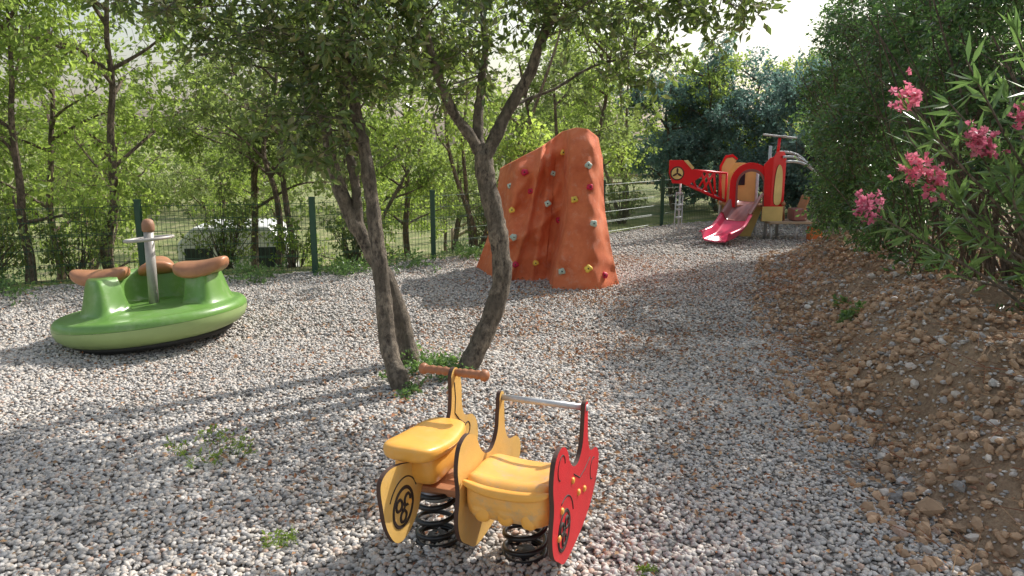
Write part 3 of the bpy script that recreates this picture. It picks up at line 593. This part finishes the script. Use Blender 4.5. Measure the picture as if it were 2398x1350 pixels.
for sx,sy in((0,0),(.42,.015)):
    t=np.linspace(0,1,170); rr=.092*(1-.03*t); a=t*2*math.pi*5.2+1
    z=.012+.25*sm(np.clip((t-.10)/.85,0,1)*.9+.05)/sm(.95); P=np.stack([sx+rr*np.cos(a),sy+rr*np.sin(a),z],1); V,F=tube(P,.0115,8); part('spring',V,F,M_spring,rd)
    V,F=lathe([(.062,.215),(.07,.23),(.07,.255),(.06,.26)],24,(sx,sy,0)); part('spring_cup',V,F,M_galv,rd)
    V,F=lathe([(.05,-.03),(.05,.02),(.045,.03)],16,(sx,sy,0)); part('spring_foot',V,F,M_black,rd)
V,F=tube([(.215,.222,.645),(.64,.222,.645)],.0145,16); part('grab_bar',V,F,M_galv,rd)
P=[(-.15+.01*i,.205,.745) for i in range(31)]; Rr=[.020+.0025*math.sin(i*1.9) if i not in(13,14,15,16,17) else .017 for i in range(31)]; V,F=tube(P,Rr,16); part('handlebar',V,F,M_grip,rd)
for sx in(-.155,.155): V,F=superbox((sx,.205,.745),(.024,.028,.028),2,8); part('grip_end',V,F,M_grip,rd)
def ln(pts,x,r=.0035): 
    V,F=tube([(x,a,b) for a,b in pts],r,5); part('engraved_line',V,F,M_line,rd)
def circ(c,r,n=28,a0=0,a1=6.2832): return [(c[0]+r*math.cos(a),c[1]+r*math.sin(a)) for a in np.linspace(a0,a1,n)]
for x,c in((.0095,(-.33,.33)),(.6345,(-.12,.235))):
    for r in(.085,.078): ln(circ(c,r),x,.0045)
    for k in range(3):
        a=k*2.094+.5; ln(circ((c[0]+.04*math.cos(a),c[1]+.04*math.sin(a)),.024,14),x,.007)
    ln(circ(c,.012,10),x,.006)
ln(circ((-.33,.33),.125,20,.4,2.6),.0095); ln(circ((-.12,.235),.14,20,.2,1.9),.6345); ln([(.02,.42),(.12,.36),(.2,.36),(.3,.38)],.6345,.003); ln(circ((.36,.3),.05,16,1,4.6),.6345,.003)
ln(circ((-.17,.53),.05,16,0,4.4),.6345,.003)
ln([(.19,.7),(.2,.62),(.19,.55),(.24,.5),(.3,.46)],.0095); ln(circ((.33,.42),.035,14),.0095); ln([(.13,.5),(.2,.47),(.24,.42)],.0095)
for x,pp,mt in((.636,[(-.16,.34),(.10,.30),(.0,.40),(.2,.27),(-.2,.24)],M_yseat),(.011,[(-.28,.33),(-.2,.42)],M_yseat)):
    for a,b in pp: V,F=superbox((x,a,b),(.009,.014,.014),2.5,6); part('bolt_cap',V,F,mt,rd)

# ------------------------------------------------------------------ helicopter climbing frame
M_hred=simple('heli_red',(.80,.018,.025),.35,0,.08,4,.03); M_hyel=simple('heli_yellow',(.78,.58,.22),.45,0,.1,4,.05); M_pink=simple('slide_pink',(.78,.07,.15),.22,0,.12,3,.02); M_maroon=simple('slide_maroon',(.30,.12,.11),.3,0,.12,3,.02); M_rope=simple('rope',(.05,.04,.06),.8)
g=0.0; hp=empty('helicopter_play_frame',(0,0,g)); e1,e3=(1,0,0),(0,0,1)
def pan(nm,o,yy,mats,sub=5,th=.02,u=e1): return panel(nm,o,(0,yy,0),u,e3,th,mats,hp,sub)
def arch(nm,cx,cz,ro,ri,leg,yy,mat):
    a=np.linspace(math.pi,0,20); O=[(cx-ro,cz-leg)]+[(cx+ro*math.cos(t),cz+ro*1.05*math.sin(t)) for t in a]+[(cx+ro,cz-leg)]; Q=[(cx-ri,cz-leg)]+[(cx+ri*math.cos(t),cz+ri*math.sin(t)) for t in a]+[(cx+ri,cz-leg)]; n=len(O); V=[];F=[]
    for y_ in(yy-.012,yy+.012): V+=[(p[0],y_,p[1]) for p in O]+[(p[0],y_,p[1]) for p in Q]
    for i in range(n-1): F+=[(i,i+1,n+i+1,n+i),(2*n+i,3*n+i,3*n+i+1,2*n+i+1),(i,2*n+i,2*n+i+1,i+1),(n+i,n+i+1,3*n+i+1,3*n+i)]
    part(nm,V,F,mat,hp,False)
arch('front_arch',4.40,1.0,.38,.25,.42,13.75,M_hred)
arch('arch_trim',4.40,1.0,.27,.235,.42,13.735,M_maroon)
pan('rear_board',[(4.05,.5),(4.72,.5),(4.74,1.1),(4.60,1.33),(4.40,1.38),(4.2,1.33),(4.06,1.1)],14.45,[M_hyel,M_edge],4)
pan('rear_window',[(4.28,.95),(4.5,.95),(4.5,1.2),(4.28,1.2)],14.43,[M_glass,M_edge],1)
pan('side_fin',[(4.0,.7),(4.12,.7),(4.14,1.2),(4.28,1.42),(4.2,1.48),(4.08,1.46),(4.0,1.3)],14.3,[M_hyel,M_hred],1)
pan('side_fin_rim',[(3.96,.7),(4.0,.7),(4.0,1.3),(4.08,1.47),(4.2,1.49),(4.28,1.43),(4.3,1.46),(4.2,1.54),(4.06,1.52),(3.96,1.32)],14.29,[M_hred,M_edge],1)
uo=(.88,.475,0)
panel('cabin_side_board',[(0,.30),(.34,.30),(.34,1.5),(.27,1.6),(.1,1.6),(0,1.45)],(4.77,13.72,0),uo,e3,.022,[M_hred,M_hred],hp,1)
panel('cabin_side_window',[(.09,.65),(.25,.65),(.27,.95),(.25,1.25),(.17,1.36),(.10,1.25),(.07,.95)],(4.772,13.702,0),uo,e3,.012,[M_hyel,M_edge],hp,4)
pan('cabin_front_lower',[(4.62,.33),(5.0,.33),(5.0,.60),(4.62,.60)],13.68,[M_hyel,M_hred],1)
pan('cabin_front_upper',[(4.66,.6),(4.79,.6),(4.79,1.5),(4.72,1.48),(4.62,1.36),(4.64,1.1)],13.725,[M_hred,M_hred],1)
V,F=box((4.4,14.1,.60),(.75,.7,.04)); part('deck',V,F,M_saddle,hp,False)
for px,py,h_ in((4.05,13.78,1.0),(4.74,13.8,1.7),(4.05,14.42,1.35),(4.74,14.42,1.35),(5.05,14.05,1.6)): V,F=tube([(px,py,-.1),(px,py,h_)],.03,12); part('post',V,F,M_galv,hp)
pan('under_board',[(4.3,.02),(4.5,.02),(4.62,.35),(4.7,.58),(4.2,.58),(4.25,.3)],13.9,[M_hyel,M_hyel],1)
def slide(nm,pts,w,mat,d=.13):
    P=smooth_line(pts,6); T=norm(np.gradient(P,axis=0)); V=[];F=[]; n=13
    cs=[(-w*.56,d+.01),(-w*.5,d+.025),(-w*.45,d),(-w*.42,.04),(-w*.36,.01),(-w*.18,0),(0,-.005),(w*.18,0),(w*.36,.01),(w*.42,.04),(w*.45,d),(w*.5,d+.025),(w*.56,d+.01)]
    for p,t in zip(P,T):
        s=norm(np.cross(t,[0,0,1])); u=np.cross(s,t)
        for a,b in cs: V.append(p+s*a+u*b)
        for a,b in cs[::-1]: V.append(p+s*a*1.02+u*(b-.022))
    m=2*n
    for i in range(len(P)-1):
        for k in range(m): F.append((i*m+k,i*m+(k+1)%m,(i+1)*m+(k+1)%m,(i+1)*m+k))
    F.append(tuple(range(m))); F.append(tuple((len(P)-1)*m+k for k in range(m))[::-1]); part(nm,V,F,mat,hp)
slide('slide_upper',[(4.42,13.85,.68),(4.33,13.72,.62),(4.2,13.55,.49),(4.08,13.4,.37)],.5,M_maroon,.16)
slide('slide_lower',[(4.1,13.42,.38),(3.97,13.27,.25),(3.82,13.08,.15),(3.64,12.88,.11),(3.52,12.75,.09)],.54,M_pink,.14)
A=Acc()
for yy in(13.85,14.25):
    for a,b in(((3.98,1.20),(3.2,1.26)),((3.98,.68),(3.22,1.02)),((3.98,.68),(3.98,1.2)),((3.75,.79),(3.6,1.23)),((3.55,.88),(3.75,1.22)),((3.42,.93),(3.3,1.25)),((3.9,.72),(3.85,1.21)),((3.24,1.02),(3.45,1.24))):
        V,F=tube([(a[0],yy,a[1]),(b[0],yy,b[1])],.022,6); A.add(V,F)
for a in((3.98,.68),(3.6,.85),(3.3,.99),(3.98,1.2),(3.6,1.23),(3.3,1.25)): V,F=tube([(a[0],13.85,a[1]),(a[0],14.25,a[1])],.018,6); A.add(V,F)
V_,F_,_=A.get(); obj_from('tail_boom',fast_mesh('tail_boom',V_,F_,True),[M_hred],hp)
A=Acc()
for k in range(7):
    t=k/6; V,F=tube([(3.25+.7*t,13.86,1.0-.32*t+.02),(3.25+.7*t+.05,14.24,1.0-.32*t+.05)],.012,5); A.add(V,F)
for k in range(5): V,F=tube([(3.25,13.87+.09*k,1.03),(3.97,13.87+.09*k,.71)],.012,5); A.add(V,F)
V_,F_,_=A.get(); obj_from('rope_net',fast_mesh('rope_net',V_,F_,True),[M_rope],hp)
pan('tail_board',[(2.90,1.44),(3.15,1.44),(3.33,1.28),(3.50,1.25),(3.49,1.13),(3.28,1.0),(2.97,1.02),(2.90,1.2)],13.82,[M_hred,M_hred],1)
pan('tail_fin',[(3.16,1.435),(3.24,1.44),(3.36,1.30),(3.32,1.27)],13.80,[M_hyel,M_hyel],1)
V,F=tube(ring_pts((3.05,13.805,1.2),.115,e1,e3),.014,6); part('tail_ring',V,F,M_edge,hp)
pan('tail_disc',[(3.05+.108*math.cos(a),1.2+.108*math.sin(a)) for a in np.linspace(0,6.28,24,endpoint=False)],13.806,[M_hyel,M_hyel],1)
for a in(1.57,3.67,5.76): V,F=superbox((0,0,0),(.05,.008,.018),2,6); c_,s_=math.cos(a),math.sin(a); V=np.array(V); V=np.stack([3.05+(V[:,0]+.05)*c_-V[:,2]*s_,V[:,1]+13.793,1.2+(V[:,0]+.05)*s_+V[:,2]*c_],1); part('tail_blade',V,F,M_edge,hp)
V,F=tube([(3.15,13.95,-.1),(3.15,13.95,1.05)],.02,10); part('tail_post',V,F,M_galv,hp)
for z in(.35,.5,.58,.8): V,F=lathe([(.03,z),(.06,z+.01),(.06,z+.035),(.03,z+.045)],14,(3.15,13.95,0)); part('tail_post_disc',V,F,M_galv,hp)
V,F=tube([(3.08,13.93,.85),(3.06,13.93,.1),(3.15,13.93,.08),(3.2,13.93,.2),(3.2,13.93,.8)],.012,8); part('tail_step_bar',V,F,M_galv,hp)
V,F=tube([(4.93,13.95,1.5),(4.95,13.95,1.84)],.028,12); part('mast',V,F,M_hred,hp)
V,F=box((4.95,13.95,1.87),(.62,.09,.035),np.array(Matrix.Rotation(math.radians(6),3,'Y'))); part('rotor_blade',V,F,M_galv,hp,False,bevel=.01)
V,F=box((4.95,13.95,1.873),(.08,.5,.03)); part('rotor_blade_cross',V,F,M_galv,hp,False,bevel=.01)
for k,(yy,z0) in enumerate(((13.8,1.50),(14.05,1.58),(13.62,1.42))):
    V,F=tube(smooth_line([(4.98,yy,z0),(5.2,yy,z0-.01),(5.4,yy-.05,z0-.1),(5.55,yy-.08,z0-.28)],6),.026,8); part('canopy_bar',V,F,M_galv,hp)
V,F=box((5.2,13.8,.31),(.95,.55,.04)); part('front_platform',V,F,M_wood,hp,False,bevel=.005)
for x_ in(4.78,5.25,5.62): V,F=tube([(x_,13.6,-.1),(x_,13.6,.30)],.025,10); part('platform_post',V,F,M_galv,hp)
V,F=box((5.32,13.8,.45),(.25,.35,.22)); part('seat_box',V,F,M_maroon,hp,False,bevel=.02)
V,F=box((5.42,13.8,.65),(.04,.35,.3),np.array(Matrix.Rotation(.3,3,'Y'))); part('seat_back',V,F,M_saddle,hp,False,bevel=.01)
V,F=tube([(5.08,13.8,.3),(5.05,13.8,.62)],.02,8); part('control_lever',V,F,M_saddle,hp); V,F=superbox((5.05,13.8,.64),(.04,.04,.04),2,6); part('lever_knob',V,F,M_saddle,hp)
V,F=box((5.55,13.5,.12),(.2,.25,.24)); part('step_block',V,F,simple('step_orange',(.75,.2,.05),.5),hp,False,bevel=.01)

# ------------------------------------------------------------------ light, world, camera
EL=math.radians(40); AZ=math.radians(49)
w=bpy.data.worlds.new('World'); scene.world=w; w.use_nodes=True; nt=w.node_tree
sky=nt.nodes.new('ShaderNodeTexSky'); sky.sky_type='NISHITA'; sky.sun_disc=False; sky.sun_elevation=EL; sky.sun_rotation=AZ; sky.dust_density=3.0; sky.air_density=1.6; sky.ozone_density=1.5
hs=nt.nodes.new('ShaderNodeHueSaturation'); hs.inputs['Saturation'].default_value=.55; hs.inputs['Value'].default_value=1.25
nt.links.new(sky.outputs[0],hs.inputs['Color']); nt.links.new(hs.outputs[0],nt.nodes['Background'].inputs[0]); nt.nodes['Background'].inputs[1].default_value=.15
sd=Vector((math.sin(AZ)*math.cos(EL),math.cos(AZ)*math.cos(EL),math.sin(EL)))
L=bpy.data.lights.new('sun','SUN'); L.energy=5.0; L.angle=math.radians(.5); L.color=(1,.96,.90)
lo=bpy.data.objects.new('sun',L); link(lo); lo.location=(6,6,12); lo.rotation_euler=sd.to_track_quat('Z','Y').to_euler()
cam=bpy.data.cameras.new('camera'); cam.lens=26; cam.sensor_width=36; cam.clip_end=2000; cam.clip_start=.05
co=bpy.data.objects.new('camera',cam); link(co); co.location=(0,0,1.8); co.rotation_euler=(math.radians(90-11.3),0,0); scene.camera=co
